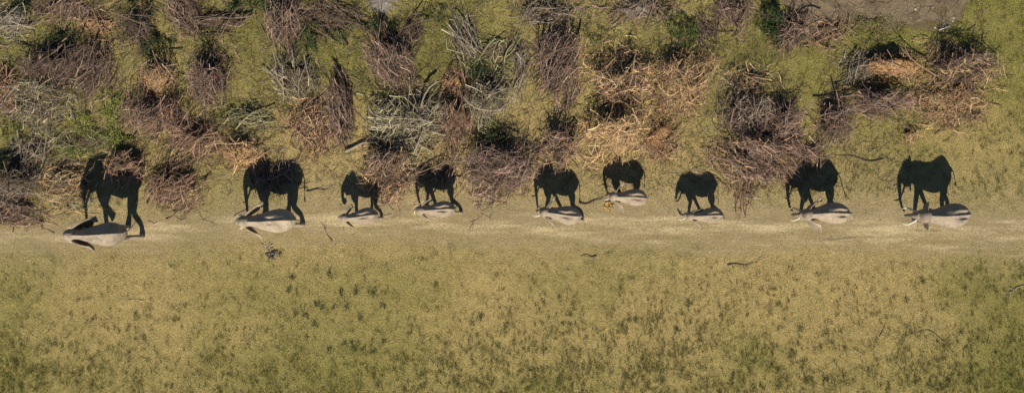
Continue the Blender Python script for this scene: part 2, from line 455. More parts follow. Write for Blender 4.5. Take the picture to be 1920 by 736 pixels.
PILES = [
 # x, y, rx, ry, ang, spread, h, colour, litter, density, label, extra
 (22, 40, 42, 30, 35, 30, .35, GREY, L_GREY, 1.0, 'bleached grey brush pile in the top left corner', dict(fan=.8)),
 (125, 16, 62, 26, 70, 35, .30, PURPLE, L_BROWN, .9, 'low purple-brown brush pile cut by the top edge, second from the left corner', {}),
 (186, 48, 36, 26, 20, 60, .28, RED, L_ORANGE, .5, 'small orange-brown leafy heap below the top edge near the left corner', dict(nbig=4, flake=1.0)),
 (258, 52, 34, 30, 120, 45, .55, DARK, L_SHADE, 1.2, 'blackish twig pile beside the dark green shrub at upper left', dict(upright=.2)),
 (348, 20, 26, 34, 115, 14, .40, PURPLE, L_BROWN, 1.3, 'narrow purple-grey sheaf of long stems slanting down from the top edge', dict(lens=(.8, 1.8), fan=.5)),
 (412, 42, 44, 20, 12, 22, .25, DARK, L_BROWN, .7, 'thin dark spread of flat-lying branches right of the slanting stem sheaf', dict(lens=(.8, 2.0))),
 (108, 122, 56, 36, 60, 38, .75, DARK, L_SHADE, 1.2, 'broad dark brown brush pile at upper left, in front of the grey twig heap', dict(upright=.16, col2=PURPLE)),
 (172, 130, 42, 42, 62, 16, .65, DARK, L_SHADE, 1.3, 'dark brush pile of parallel slanting stems left of the orange leafy mound', dict(lens=(.8, 1.9), col2=PURPLE, upright=.12)),
 (78, 190, 66, 52, 25, 48, .40, GREY, L_BROWN, .9, 'wide tangle of bleached grey twigs with green between, at left', dict(col2=OLIVE)),
 (10, 172, 28, 46, 55, 35, .40, RED, L_BROWN, 1.0, 'reddish-brown brush pile cut off by the left edge, upper half', dict(fan=.5)),
 (150, 268, 60, 22, 30, 55, .22, OLIVE, L_BROWN, .6, 'thin olive twig scatter in the bright green weeds at left', dict(nbig=5)),
 (300, 148, 36, 36, 75, 50, .62, RED, L_ORANGE, .45, 'rounded orange-brown leafy mound with few sticks at upper left', dict(nbig=5, flake=1.3, col2=GREY)),
 (395, 152, 36, 56, 75, 38, .85, PURPLE, L_SHADE, 1.25, 'tall purple-brown brush pile right of the orange leafy mound', dict(upright=.12)),
 (300, 220, 62, 42, 60, 36, .75, PURPLE, L_BROWN, 1.2, 'large purple brush pile below the orange leafy mound', dict(col2=RED)),
 (372, 264, 44, 32, 45, 45, .50, RED, L_BROWN, 1.1, 'reddish twig pile between the large purple pile and the black-shadowed litter heap', dict(col2=PURPLE)),
 (470, 222, 42, 20, 15, 30, .35, OLIVE, L_BROWN, .9, 'small pale olive arch of twigs above the second elephant shadow', dict(fan=.9, col2=GREY)),
 (455, 288, 48, 30, 25, 50, .60, TAN, L_ORANGE, .55, 'orange litter heap with a deep black shadow left of the second elephant shadow', dict(nbig=6, flake=1.2, col2=PURPLE)),
 (535, 42, 28, 50, 82, 18, .70, PURPLE, L_SHADE, 1.3, 'upright purple brush bundle near the top edge, right of the thin dark branches', dict(lens=(.8, 1.7), upright=.12)),
 (618, 34, 56, 34, 150, 35, .25, DARK, L_BROWN, .5, 'loose dark branches crossing on green ground left of the ashy mound', dict(lens=(.8, 1.9), upright=.1)),
 (735, 112, 38, 52, 120, 18, .80, PURPLE, L_SHADE, 1.3, 'purple brush bundle leaning right, below the pale ashy mound', dict(lens=(.8, 1.8), fan=.5, upright=.12)),
 (772, 60, 20, 34, 55, 16, .25, DARK, L_SHADE, .8, 'curved line of dark thin branches right of the leaning purple bundle', dict(nbig=4, lens=(.7, 1.5))),
 (556, 145, 48, 42, 110, 32, .45, GREY, L_BROWN, .75, 'pale hooked spray of bleached twigs at upper middle left', dict(fan=1.0, col2=OLIVE)),
 (638, 205, 20, 62, 105, 9, .50, PURPLE, L_SHADE, 1.5, 'long narrow sheaf of purple stems standing alone on yellow grass', dict(lens=(.9, 2.0))),
 (588, 236, 38, 54, 75, 40, .45, RED, L_BROWN, 1.0, 'reddish tan brush pile left of the long narrow stem sheaf', dict(fan=.7, col2=TAN)),
 (770, 226, 80, 48, 20, 42, .55, GREY, L_BROWN, .85, 'wide pile of long pale sticks above the third elephant shadow', dict(lens=(.9, 2.2), col2=OLIVE, nbig=16)),
 (730, 316, 52, 54, 35, 48, .70, PURPLE, L_SHADE, 1.35, 'big purple-tan brush pile covering the back of the third elephant shadow', dict(col2=TAN)),
 (852, 160, 28, 30, 80, 45, .35, RED, L_ORANGE, .5, 'small orange-brown litter patch with reddish sticks in the upper middle', dict(nbig=3, flake=1.1)),
 (856, 226, 36, 60, 80, 26, .65, RED, L_BROWN, 1.25, 'tall reddish-brown brush pile between the pale sticks and green grass', dict(col2=PURPLE, upright=.14)),
 (914, 186, 38, 48, 70, 40, .75, GREY, L_BROWN, 1.1, 'bleached grey-green brush pile with dark top in the upper middle', dict(fan=.8, col2=OLIVE, upright=.12)),
 (938, 312, 66, 56, 25, 38, .85, PURPLE, L_SHADE, 1.35, 'big purple brush pile right of the fourth elephant shadow', dict(lens=(.6, 1.7))),
 (868, 74, 26, 40, 118, 18, .22, GREY, L_BROWN, .7, 'thin slanting spray of pale twigs at upper middle', dict(lens=(.8, 1.8), fan=.7)),
 (940, 96, 52, 38, 25, 55, .14, OLIVE, L_BROWN, .35, 'sparse pale twigs lying flat on moss in the upper middle', dict(nbig=6)),
 (1046, 122, 34, 68, 62, 14, .75, PURPLE, L_SHADE, 1.35, 'long purple brush bundle slanting up to the right, upper middle', dict(lens=(.9, 1.9), upright=.1)),
 (1025, 24, 58, 28, 60, 45, .30, GREY, L_BROWN, .8, 'grey brush pile at the top edge above the long slanting bundle', dict(col2=PURPLE)),
 (1196, 18, 58, 24, 40, 50, .25, PURPLE, L_GREY, .7, 'low grey-brown twig pile at the top edge left of the dark green V-shaped shrub', {}),
 (975, 122, 16, 50, 85, 18, .30, GREY, L_BROWN, .8, 'slim tuft of bleached stems left of the long slanting purple bundle', dict(nbig=4)),
 (1166, 150, 58, 54, 30, 55, .70, TAN, L_BROWN, 1.25, 'large wheat-coloured stick pile with a purple crest in the upper middle right', dict(col2=PURPLE, nbig=14)),
 (1272, 160, 56, 66, 60, 50, .65, WHEAT, L_TAN, 1.25, 'large tan stick pile right of the wheat-coloured one', dict(col2=RED, nbig=14)),
 (1150, 252, 50, 46, 35, 50, .95, TAN, L_TAN, 1.3, 'tall wheat-coloured stick pile above the smallest high-standing elephant shadow', dict(nbig=14)),
 (1236, 258, 30, 44, 70, 55, .35, RED, L_ORANGE, .5, 'orange litter patch right of the tall wheat-coloured pile', dict(nbig=4, flake=1.1)),
 (1050, 272, 38, 38, 30, 48, .80, PURPLE, L_SHADE, 1.25, 'small round purple brush pile above the fifth elephant shadow', dict(col2=TAN)),
 (1374, 22, 38, 28, 70, 45, .40, PURPLE, L_BROWN, 1.0, 'grey-brown brush pile at the top edge right of the green V-shaped shrub', {}),
 (1400, 152, 46, 32, 25, 48, .28, WHEAT, L_BROWN, .6, 'thin flat scatter of tan twigs above the largest purple pile', dict(nbig=7, col2=GREY)),
 (1398, 222, 48, 44, 70, 42, .80, PURPLE, L_SHADE, 1.2, 'upper half of the largest purple brush heap, above the seventh elephant', dict(upright=.12, col2=GREY)),
 (1424, 296, 70, 54, 145, 34, .85, PURPLE, L_SHADE, 1.35, 'lower half of the largest purple brush heap, left of the eighth elephant shadow', dict(nbig=14, col2=RED)),
 (1466, 232, 34, 44, 40, 45, .75, PURPLE, L_SHADE, 1.2, 'right shoulder of the largest purple brush heap beside yellow grass', {}),
 (1394, 362, 20, 22, 85, 40, .16, RED, L_BROWN, .6, 'small loose reddish twigs trailing below the largest purple heap', dict(nbig=3)),
 (1484, 58, 32, 34, 60, 40, .55, PURPLE, L_SHADE, 1.1, 'dark brush pile beside the green bush left of the bare earth', dict(upright=.12)),
 (1550, 58, 40, 24, 55, 50, .25, RED, L_BROWN, .6, 'thin reddish twig pile on the lower left rim of the bare earth', {}),
 (1508, 290, 40, 14, 20, 40, .30, PURPLE, L_BROWN, .9, 'low purple stick row along the top of the eighth elephant shadow', dict(nbig=6)),
 (1562, 226, 30, 48, 60, 40, .65, PURPLE, L_SHADE, 1.25, 'left arm of the L-shaped purple stick row at right', {}),
 (1644, 192, 54, 22, 8, 24, .75, PURPLE, L_SHADE, 1.4, 'right arm of the L-shaped purple stick row, lying level at right', dict(lens=(.7, 1.7))),
 (1608, 130, 26, 26, 48, 25, .35, GREY, L_BROWN, .9, 'small grey twig pile left of the orange earth mound', {}),
 (1672, 126, 66, 30, 10, 50, .72, RED, L_ORANGE, .3, 'smooth orange-brown earthy mound with black upper shadow at right', dict(nbig=2, flake=1.2)),
 (1800, 128, 64, 38, 30, 42, .85, PURPLE, L_SHADE, 1.3, 'purple-brown stick crest of the big straw heap at far right', dict(upright=.2, col2=WHEAT)),
 (1772, 192, 70, 44, 45, 60, .42, RED, L_TAN, .9, 'broad straw-coloured heap at far right below the purple stick crest', dict(col2=WHEAT, flake=1.0)),
 (1706, 256, 15, 17, 80, 50, .40, WHEAT, L_TAN, 1.3, 'tiny tan straw clump standing alone above the last elephant shadow', dict(nbig=3, lens=(.3, .7), flake=1.0)),
 (32, 340, 44, 46, 25, 30, .75, DARK, L_SHADE, 1.2, 'dark brush pile with pale arching twigs at the left edge, beside the lead elephant shadow', dict(col2=GREY, fan=.7)),
 (26, 398, 48, 28, 150, 28, .35, PURPLE, L_BROWN, 1.1, 'flat brown brush pile at the left edge just above the trail', dict(fan=.5)),
 (124, 342, 48, 42, 10, 34, .45, WHEAT, L_BROWN, 1.2, 'tan twig pile left of the lead elephant shadow', dict(col2=GREY)),
 (240, 312, 36, 36, 50, 50, .70, RED, L_BROWN, 1.35, 'reddish brush pile poking sunlit out of the lead elephant shadow', dict(lens=(.4, 1.1))),
 (328, 350, 48, 44, 35, 30, .50, RED, L_BROWN, 1.15, 'reddish brown brush pile between the first and second elephant shadows', dict(col2=PURPLE)),
 (512, 330, 44, 26, 60, 50, .25, PURPLE, L_BROWN, .8, 'low tangle of twigs lying inside the second elephant shadow', dict(nbig=8)),
 (822, 322, 30, 18, 80, 50, .18, PURPLE, L_BROWN, .7, 'brush pile inside the fourth elephant shadow', dict(col2=TAN)),
 (66, 284, 40, 26, 40, 45, .30, GREY, L_BROWN, .7, 'grey-brown twig scatter above the tan pile at left', dict(col2=RED)),
 (1320, 60, 30, 28, 120, 40, .18, DARK, L_BROWN, .4, 'few dark bare branches beside the green V-shaped shrub', dict(nbig=6, upright=.2)),
]
for p in PILES:
    brush_pile(*p[:11], **p[11])

# ------------------------------------------------------------------ elephants
def loft(secs, cap=True):
    """secs: list of (k,3) rings"""
    k = len(secs[0]); V = np.concatenate(secs); n = len(secs)
    i = np.arange(n * k).reshape(n, k); F = []
    for a in range(n - 1):
        for b in range(k):
            F.append((i[a, b], i[a, (b + 1) % k], i[a + 1, (b + 1) % k], i[a + 1, b]))
    c0 = len(V); V = np.concatenate([V, secs[0].mean(0)[None], secs[-1].mean(0)[None]])
    tri = []
    for b in range(k):
        tri.append((c0, i[0, (b + 1) % k], i[0, b])); tri.append((c0 + 1, i[-1, b], i[-1, (b + 1) % k]))
    return [tuple(v) for v in V], F + tri

def tube(pts, rads, k=14, flat=1.0):
    """closed tapering tube through pts (smoothed)"""
    pts = np.array(pts, float); rads = np.array(rads, float)
    n = max(6, len(pts) * 5); t = np.linspace(0, len(pts) - 1, n)
    j = np.arange(len(pts))
    def cr(v):
        out = []
        for q in t:
            a = int(min(math.floor(q), len(pts) - 2)); f = q - a
            p0 = v[max(a - 1, 0)]; p1 = v[a]; p2 = v[a + 1]; p3 = v[min(a + 2, len(pts) - 1)]
            out.append(0.5 * ((2 * p1) + (-p0 + p2) * f + (2 * p0 - 5 * p1 + 4 * p2 - p3) * f * f + (-p0 + 3 * p1 - 3 * p2 + p3) * f ** 3))
        return np.array(out)
    C = cr(pts); R = np.maximum(cr(rads), 0.004)
    T = np.gradient(C, axis=0); T /= np.linalg.norm(T, axis=1, keepdims=True)
    ref = np.array([0, 1.0, 0]); secs = []
    an = np.linspace(0, 2 * math.pi, k, endpoint=False)
    for c, r, d in zip(C, R, T):
        A = np.cross(d, ref); nA = np.linalg.norm(A)
        A = A / nA if nA > 1e-3 else np.array([1.0, 0, 0]); B = np.cross(d, A)
        secs.append(c + r * (np.cos(an)[:, None] * A * flat + np.sin(an)[:, None] * B))
    return loft(secs)

def torso_sections(shelf, fat, hc, hw):
    xs0 = [-1.36, -1.30, -1.18, -1.02, -0.80, -0.50, -0.15, 0.20, 0.50, 0.78, 1.00, 1.18]
    xs = xs0[:3] + list(np.arange(-1.10, 0.95, 0.10)) + xs0[-2:]
    top = [1.80, 2.06, 2.27, 2.39, 2.42, 2.36, 2.31, 2.33, 2.40, 2.42, 2.36, 2.28]
    bot = [1.62, 1.52, 1.42, 1.35, 1.28, 1.21, 1.18, 1.22, 1.27, 1.34, 1.42, 1.50]
    wid = [0.09, 0.23, 0.37, 0.50, 0.61, 0.66, 0.63, 0.53, 0.43, 0.36, 0.31, 0.28]
    top, bot, wid = (np.interp(xs, xs0, q) for q in (top, bot, wid))
    secs = []; k = 21
    for x, zt, zb, w in zip(xs, top, bot, wid):
        w = w * fat; zw = zb + 0.46 * (zt - zb); b = zt - zw; ring = []
        r = 0.075 * min(1, w / 0.5)
        ys = np.linspace(0, 1, k) ** 1.0
        up = []
        for s in ys:
            y = s * w; z = zw + (b - r) * max(0.0, 1 - s ** 1.45) ** (1 / 1.45) + r * math.exp(-y / 0.085) * (1 - s)
            hip = math.exp(-((x - hc) / hw) ** 2); y0 = 0.30 - 0.10 * (x - hc) + 0.03 * math.sin(x * 9)
            z += 2.0 * shelf * hip * math.exp(-((y - y0) / 0.11) ** 2) - 0.7 * shelf * hip * math.exp(-((y - 0.12) / 0.07) ** 2)
            up.append((x, y, z))
        lo = []
        for a in np.linspace(0, math.pi / 2, 12)[1:]:
            lo.append((x, w * math.cos(a) ** 0.85, zw - (zw - zb) * math.sin(a) ** 0.95))
        half = up + lo                                  # ridge -> flank -> belly, left side
        left = half; right = [(p[0], -p[1], p[2]) for p in half[-2:0:-1]]
        secs.append(np.array(left + right))
    return secs

def head_sections():
    xs = [0.98, 1.12, 1.26, 1.40, 1.53, 1.64, 1.71]
    top = [2.24, 2.32, 2.40, 2.40, 2.30, 2.10, 1.90]
    bot = [1.50, 1.38, 1.30, 1.30, 1.34, 1.42, 1.54]
    wid = [0.30, 0.36, 0.385, 0.36, 0.31, 0.245, 0.15]
    an = np.linspace(0, 2 * math.pi, 20, endpoint=False); out = []
    for x, t, b, w in zip(xs, top, bot, wid):
        c = (t + b) / 2; out.append(np.stack([np.full(20, x), w * np.sin(an), c + (t - b) / 2 * np.cos(an)], -1))
    return out

def ear(side, ang, size, tilt):
    """leaf-shaped ear hinged along the side of the head, swung out by ang from the body axis"""
    nu, nv = 12, 12; th = 0.036
    ca, sa = math.cos(math.radians(ang)), math.sin(math.radians(ang))
    front, back = [], []
    for i in range(nu):
        u = i / (nu - 1); U = u * 1.08 * size
        zt = 2.20 + 0.10 * math.sin(math.pi * min(1, u * 1.1)) * size - (0.34 * u ** 2 + (0.20 * u * math.sin(math.radians(ang)) if side < 0 else 0)) * size
        zb = -0.0 + 1.66 - (0.58 * math.sin(math.pi * min(1.0, (u * 0.95 + 0.10))) ** 0.8) * size + 0.62 * u ** 2.5 * size
        zb = min(zb, zt - 0.16)
        rf, rb = [], []
        for j in range(nv):
            v = j / (nv - 1); z = zt + (zb - zt) * v
            out = 0.30 + U * sa + tilt * (v - 0.4) * u + 0.07 * math.sin(math.pi * u) * size
            x = 1.24 - U * ca - 0.05 * v
            n = (sa, ca)                                 # outward-ish normal in the xy plane
            t2 = th * (1.0 if 0 < i < nu - 1 and 0 < j < nv - 1 else 0.8)
            rf.append((x + n[0] * t2, side * (out + n[1] * t2), z)); rb.append((x - n[0] * t2, side * (out - n[1] * t2), z))
        front.append(rf); back.append(rb)
    V = [p for r in front for p in r] + [p for r in back for p in r]; o = nu * nv; F = []
    id_ = lambda i, j: i * nv + j
    for i in range(nu - 1):
        for j in range(nv - 1):
            a, b, c, d = id_(i, j), id_(i + 1, j), id_(i + 1, j + 1), id_(i, j + 1)
            F.append((a, b, c, d)); F.append((o + d, o + c, o + b, o + a))
    loop = [id_(i, 0) for i in range(nu)] + [id_(nu - 1, j) for j in range(1, nv)] + [id_(i, nv - 1) for i in range(nu - 2, -1, -1)] + [id_(0, j) for j in range(nv - 2, 0, -1)]
    for q in range(len(loop)):
        a, b = loop[q], loop[(q + 1) % len(loop)]
        F.append((b, a, o + a, o + b))
    return V, F

def add(acc, part):
    V, F = part; o = len(acc[0]); acc[0].extend(V); acc[1].extend([tuple(int(q) + o for q in f) for f in F])

def make_elephant(label, xf, xr, ys, top, width, head_turn, legs, trunk, ears, tail, tusk, shelf, tint, fat=1.0, raise_leg=None, hip=(-.62, .42), yaw=0.0):
    """xf,xr shadow forehead/rump, ys spine line, top of the back's shadow, width from above: photograph pixels"""
    acc = ([], [])
    add(acc, loft(torso_sections(shelf, fat, *hip))); add(acc, loft(head_sections()))
    add(acc, tube([(0.92, 0, 1.90), (1.14, 0, 1.88), (1.36, 0, 1.88)], [0.34, 0.30, 0.30]))                 # neck
    for s in (1, -1):                                                                                   # cheek swell
        add(acc, tube([(1.22, s * 0.16, 1.66), (1.46, s * 0.16, 1.62), (1.60, s * 0.12, 1.52)], [0.16, 0.15, 0.10]))
        add(acc, tube([(0.68, s * 0.15, 1.9), (0.72, s * 0.22, 1.6), (0.72, s * 0.25, 1.25)], [0.13, 0.165, 0.17]))   # shoulder blade
        add(acc, tube([(-0.92, s * 0.17, 1.95), (-0.90, s * 0.24, 1.55), (-0.85, s * 0.26, 1.2)], [0.15, 0.23, 0.22]))  # haunch
    add(acc, tube([(1.27, 0, 1.52), (1.45, 0, 1.35), (1.54, 0, 1.27)], [0.17, 0.13, 0.06]))               # lower jaw
    tp = [(1.60, 0, 1.92)] + trunk
    n = len(tp); rr = [0.19 + (0.05 - 0.19) * (i / (n - 1)) ** 0.65 for i in range(n)]
    add(acc, tube(tp, rr))
    feet = []
    for nm, s, d in (('FL', 1, legs[0]), ('FR', -1, legs[1])):
        if raise_leg == nm:
            pts = [(0.74, s * 0.29, 1.40), (0.80, s * 0.29, 1.0), (0.72, s * 0.29, 0.66), (0.45, s * 0.29, 0.46), (0.30, s * 0.29, 0.30)]
            rd = [0.23, 0.19, 0.155, 0.14, 0.17]
        else:
            pts = [(0.74, s * 0.25, 1.40), (0.74 + d * 0.25, s * 0.26, 1.0), (0.74 + d * 0.6 + 0.02, s * 0.29, 0.60), (0.74 + d * 0.93, s * 0.29, 0.22), (0.74 + d, s * 0.29, 0.10), (0.76 + d, s * 0.29, 0.0)]
            rd = [0.18, 0.155, 0.125, 0.112, 0.15, 0.165]
        add(acc, tube(pts, rd))
    for nm, s, d in (('HL', 1, legs[2]), ('HR', -1, legs[3])):
        kx = -0.78 + d * 0.30 + 0.06
        lift = 0.14 if raise_leg == nm else 0.0
        pts = [(-0.88, s * 0.25, 1.45), (-0.82 + d * 0.2, s * 0.27, 1.12), (kx, s * 0.29, 0.72), (-0.88 + d * 0.80, s * 0.29, 0.38 + lift), (-0.88 + d * 0.98, s * 0.29, 0.12 + lift), (-0.85 + d, s * 0.29, 0.0 + lift)]
        rd = [0.22, 0.19, 0.142, 0.112, 0.148, 0.162]
        add(acc, tube(pts, rd))
    for s, (a, sz, tl) in ((1, ears[0]), (-1, ears[1])):
        add(acc, ear(s, a, sz, tl))
    add(acc, tube(tail, [0.055] + [0.036] * (len(tail) - 2) + [0.024], k=8))
    me = bpy.data.meshes.new('raw'); me.from_pydata([tuple(map(float, v)) for v in acc[0]], [], acc[1]); me.update()
    tmp = bpy.data.objects.new('raw', me); COL.objects.link(tmp)
    rm = tmp.modifiers.new('r', 'REMESH'); rm.mode = 'VOXEL'; rm.voxel_size = 0.031
    sm = tmp.modifiers.new('s', 'SMOOTH'); sm.factor = 0.5; sm.iterations = 4
    dg = bpy.context.evaluated_depsgraph_get(); ev = tmp.evaluated_get(dg)
    body = bpy.data.meshes.new_from_object(ev)
    bpy.data.objects.remove(tmp); bpy.data.meshes.remove(me)
    nv = len(body.vertices); co = np.empty(nv * 3, dtype=np.float32); body.vertices.foreach_get('co', co); co = co.reshape(-1, 3)
    # fit to the shadow: length, height and girth
    m = (co[:, 2] > 1.2)
    x0, x1 = co[m & (co[:, 0] < -1)][:, 0].min(), 1.80
    sx = ((xr - xf) / PXM) / (x1 - x0)
    tor = (np.abs(co[:, 0]) < 0.95) & (co[:, 2] > 1.0) & (np.abs(co[:, 1]) < 0.66)
    wmax = np.abs(co[tor][:, 1]).max()
    sy = (width / PXM * (1 - 1.7 / CAM_H)) / (2 * wmax)
    yg = 368 + (ys - 368) * (1 - 2.2 / CAM_H)
    goal = (yg - top) / PXM
    b = co[(np.abs(co[:, 0] - 0.0) < 1.0) & (np.abs(co[:, 1]) < 0.66) & (co[:, 2] > 1.9)]
    lo, hi = 0.3, 2.0
    for _ in range(40):
        mid = (lo + hi) / 2
        if (b[:, 1] * sy + b[:, 2] * mid * COT).max() < goal: lo = mid
        else: hi = mid
    sz = (lo + hi) / 2
    sc = np.array([sx, sy, sz], dtype=np.float32)
    # head turn: bend everything ahead of the shoulder about the vertical
    def warp(P):
        P = np.array(P, dtype=np.float32).reshape(-1, 3) * sc
        if head_turn:
            w = np.clip((P[:, 0] / sx - 0.75) / 0.7, 0, 1); w = w * w * (3 - 2 * w)
            a = np.radians(head_turn) * w; px = 0.75 * sx
            dx = P[:, 0] - px; dy = P[:, 1].copy()
            P[:, 0] = px + dx * np.cos(a) - dy * np.sin(a); P[:, 1] = dx * np.sin(a) + dy * np.cos(a)
        return P
    co[:, 1] += 0.035 * np.sin(co[:, 0] * 1.9 + xf)
    co = warp(co); co[:, 2] -= co[:, 2].min()
    body.vertices.foreach_set('co', co.ravel()); body.update()
    body.polygons.foreach_set('use_smooth', np.ones(len(body.polygons), dtype=bool))
    body.name = 'body'
    cxp = (xf + xr) / 2 + 4; mid_local = (x0 + x1) / 2 * sx
    th = math.radians(180.0 + yaw)
    root = empty('elephant', (gx(cxp) + mid_local, gy(yg), relief(np.array([gx(cxp)]), np.array([gy(yg)]))[0] - 0.012), th)
    tag(root, label, 'elephant', 'elephants walking in single file')
    link('body', body, M_SKIN, root, tint)
    for s in (1, -1):
        L, spread = tusk
        if L > 0:
            pts = [(1.52, s * 0.17, 1.48), (1.64, s * (0.21 + spread * 0.5), 1.26), (1.70 + 0.35 * L, s * (0.24 + spread), 1.08), (1.72 + 0.85 * L, s * (0.22 + spread * 0.9), 1.04)]
            V, F = tube(pts, [0.05, 0.05, 0.038, 0.010], k=10)
            V = warp(V); tm = bpy.data.meshes.new('tusk'); tm.from_pydata([tuple(map(float, v)) for v in V], [], [tuple(map(int, f)) for f in F]); tm.update()
            tm.polygons.foreach_set('use_smooth', np.ones(len(tm.polygons), dtype=bool))
            link('tusk', tm, M_IVORY, root)
        an = np.linspace(0, 2 * math.pi, 10, endpoint=False)
        V, F = tube([(1.47, s * 0.24, 1.84), (1.47, s * 0.275, 1.84), (1.47, s * 0.29, 1.84)], [0.03, 0.028, 0.006], k=8)
        V = warp(V); tm = bpy.data.meshes.new('eye'); tm.from_pydata([tuple(map(float, v)) for v in V], [], [tuple(map(int, f)) for f in F]); tm.update()
        link('eye', tm, M_EYE, root)
    e = np.array(tail[-1], float); d = e - np.array(tail[-2], float); d /= np.linalg.norm(d)
    r = np.random.default_rng(int(xf)); n = 36
    P0 = np.tile(e - d * 0.04, (n, 1)) + r.normal(0, 0.012, (n, 3)); D = np.tile(d, (n, 1)) + r.normal(0, 0.16, (n, 3))
    V, F, c, _ = sticks(P0, D, r.uniform(0.18, 0.32, n), np.full(n, 0.006), np.ones((n, 3)), 0.08, 3, 3, 0.0, 0, r)
    V = warp(V)
    link('tail_hair', mesh_np('tail_hair', V, F), M_HAIR, root)
    return root

T_DOWN = [(1.78, 0, 1.60), (1.80, 0, 1.15), (1.77, 0, .70), (1.74, 0, .30), (1.72, 0, .12)]
T_BACK = [(1.78, 0, 1.55), (1.78, 0, 1.10), (1.70, 0, .65), (1.58, 0, .28), (1.48, 0, .10)]
T_HOOK = [(1.80, 0, 1.60), (1.82, 0, 1.15), (1.80, 0, .72), (1.72, 0, .36), (1.55, 0, .13)]
T_CURL = [(1.80, 0, 1.60), (1.84, 0, 1.25), (1.82, 0, .95), (1.72, 0, .80), (1.60, 0, .86), (1.60, 0, 1.02), (1.68, 0, 1.04)]
T_SIDE = [(1.82, -.04, 1.55), (1.92, -.14, 1.15), (1.96, -.32, .80), (2.02, -.52, .58), (2.12, -.66, .55)]
TL = [(-1.30, 0, 2.02), (-1.44, 0, 1.75), (-1.46, 0, 1.35), (-1.44, 0, .95)]
TL_OUT = [(-1.30, 0, 2.02), (-1.50, 0, 1.75), (-1.62, 0, 1.35), (-1.78, 0, .95)]
TL_SWING = [(-1.28, 0, 2.0), (-1.42, -.10, 1.78), (-1.52, -.36, 1.50), (-1.62, -.66, 1.22)]
TL_SIDE = [(-1.28, 0, 2.0), (-1.38, -.12, 1.75), (-1.42, -.30, 1.40), (-1.40, -.42, 1.05)]
TL_SHORT = [(-1.30, 0, 2.02), (-1.44, 0, 1.85), (-1.52, 0, 1.60), (-1.56, 0, 1.40)]
E = (1.0, 1.0, 1.0)
make_elephant('lead elephant at far left with wide-spread ears and long curved white tusks', 158, 277, 438, 286, 44, 2, (-.10, -.4, -.35, .40), T_DOWN,
              ((25, 1.08, .40), (30, 1.12, -.34)), TL_SWING, (.5, .16), -.03, (.98, .97, .96), raise_leg='FR', hip=(-.2, .8), yaw=1)
make_elephant('second elephant from the left, ears held out wide, smooth shaded back', 459, 571, 414, 290, 45, 3, (-.15, .05, -.40, .40), T_DOWN,
              ((33, 1.02, .42), (40, 1.0, -.28)), TL, (.3, .14), .05, (1.12, 1.10, 1.04), hip=(-.05, .24))
make_elephant('third elephant, a small one whose shadow shows a curled trunk', 641, 715, 406, 318, 31, -3, (.0, -.05, -.45, .35), T_CURL,
              ((42, .85, .14), (52, .85, -.3)), TL, (0, 0), .07, (1.02, .99, .94), hip=(-.15, .45), yaw=5)
make_elephant('fourth elephant, a small one under the dark brush with long-striding hind leg', 779, 855, 393, 304, 31, 1, (-.65, .30, -.80, -.10), T_BACK,
              ((40, .85, .2), (38, .9, -.3)), TL_SIDE, (.08, .03), .075, (1.04, 1.0, .95), hip=(-.35, .55), yaw=1)
make_elephant('fifth elephant, mid-line on the trail, short tusk and trunk hanging straight', 1002, 1086, 402.5, 307, 36, -5, (.35, -.70, -.70, -.05), T_DOWN,
              ((36, .95, .32), (54, .95, -.34)), TL, (.45, .15), .065, (1.04, 1.01, .97), raise_leg='HL', hip=(-.25, .5), yaw=-5)
make_elephant('sixth elephant, walking highest above the trail beside yellow dung', 1130, 1207, 370, 294, 33, -4, (-.2, -.1, -.55, .35), T_BACK,
              ((36, 1.0, .62), (48, 1.0, -.4)), TL, (.25, .1), .07, (1.06, 1.02, .96), hip=(-.5, .45), yaw=-3)
make_elephant('seventh elephant, small, with its trunk swung out to the side', 1269, 1345, 404.5, 318, 30, 0, (.30, -.60, -.85, .0), T_SIDE,
              ((36, .95, .3), (14, .95, -.05)), TL, (.42, .12), .06, (1.02, .99, .93), hip=(-.55, .36))
make_elephant('eighth elephant, second from the right, ears half open and tail swung outward', 1475, 1579, 400.5, 294, 41, 1, (.33, -.45, -.55, .15), T_HOOK,
              ((34, 1.08, .62), (35, 1.05, -.42)), TL_OUT, (.42, .14), .08, (1.05, 1.02, .98), hip=(-.72, .36), yaw=1)
make_elephant('last elephant at far right with long white tusks and broad back', 1685, 1790, 404, 292, 46, 1, (.25, -.50, .05, -.15), T_HOOK,
              ((78, .42, .08), (74, .45, -.05)), TL_SHORT, (.58, .2), .08, (.97, .95, .94), hip=(-.78, .4), yaw=1)

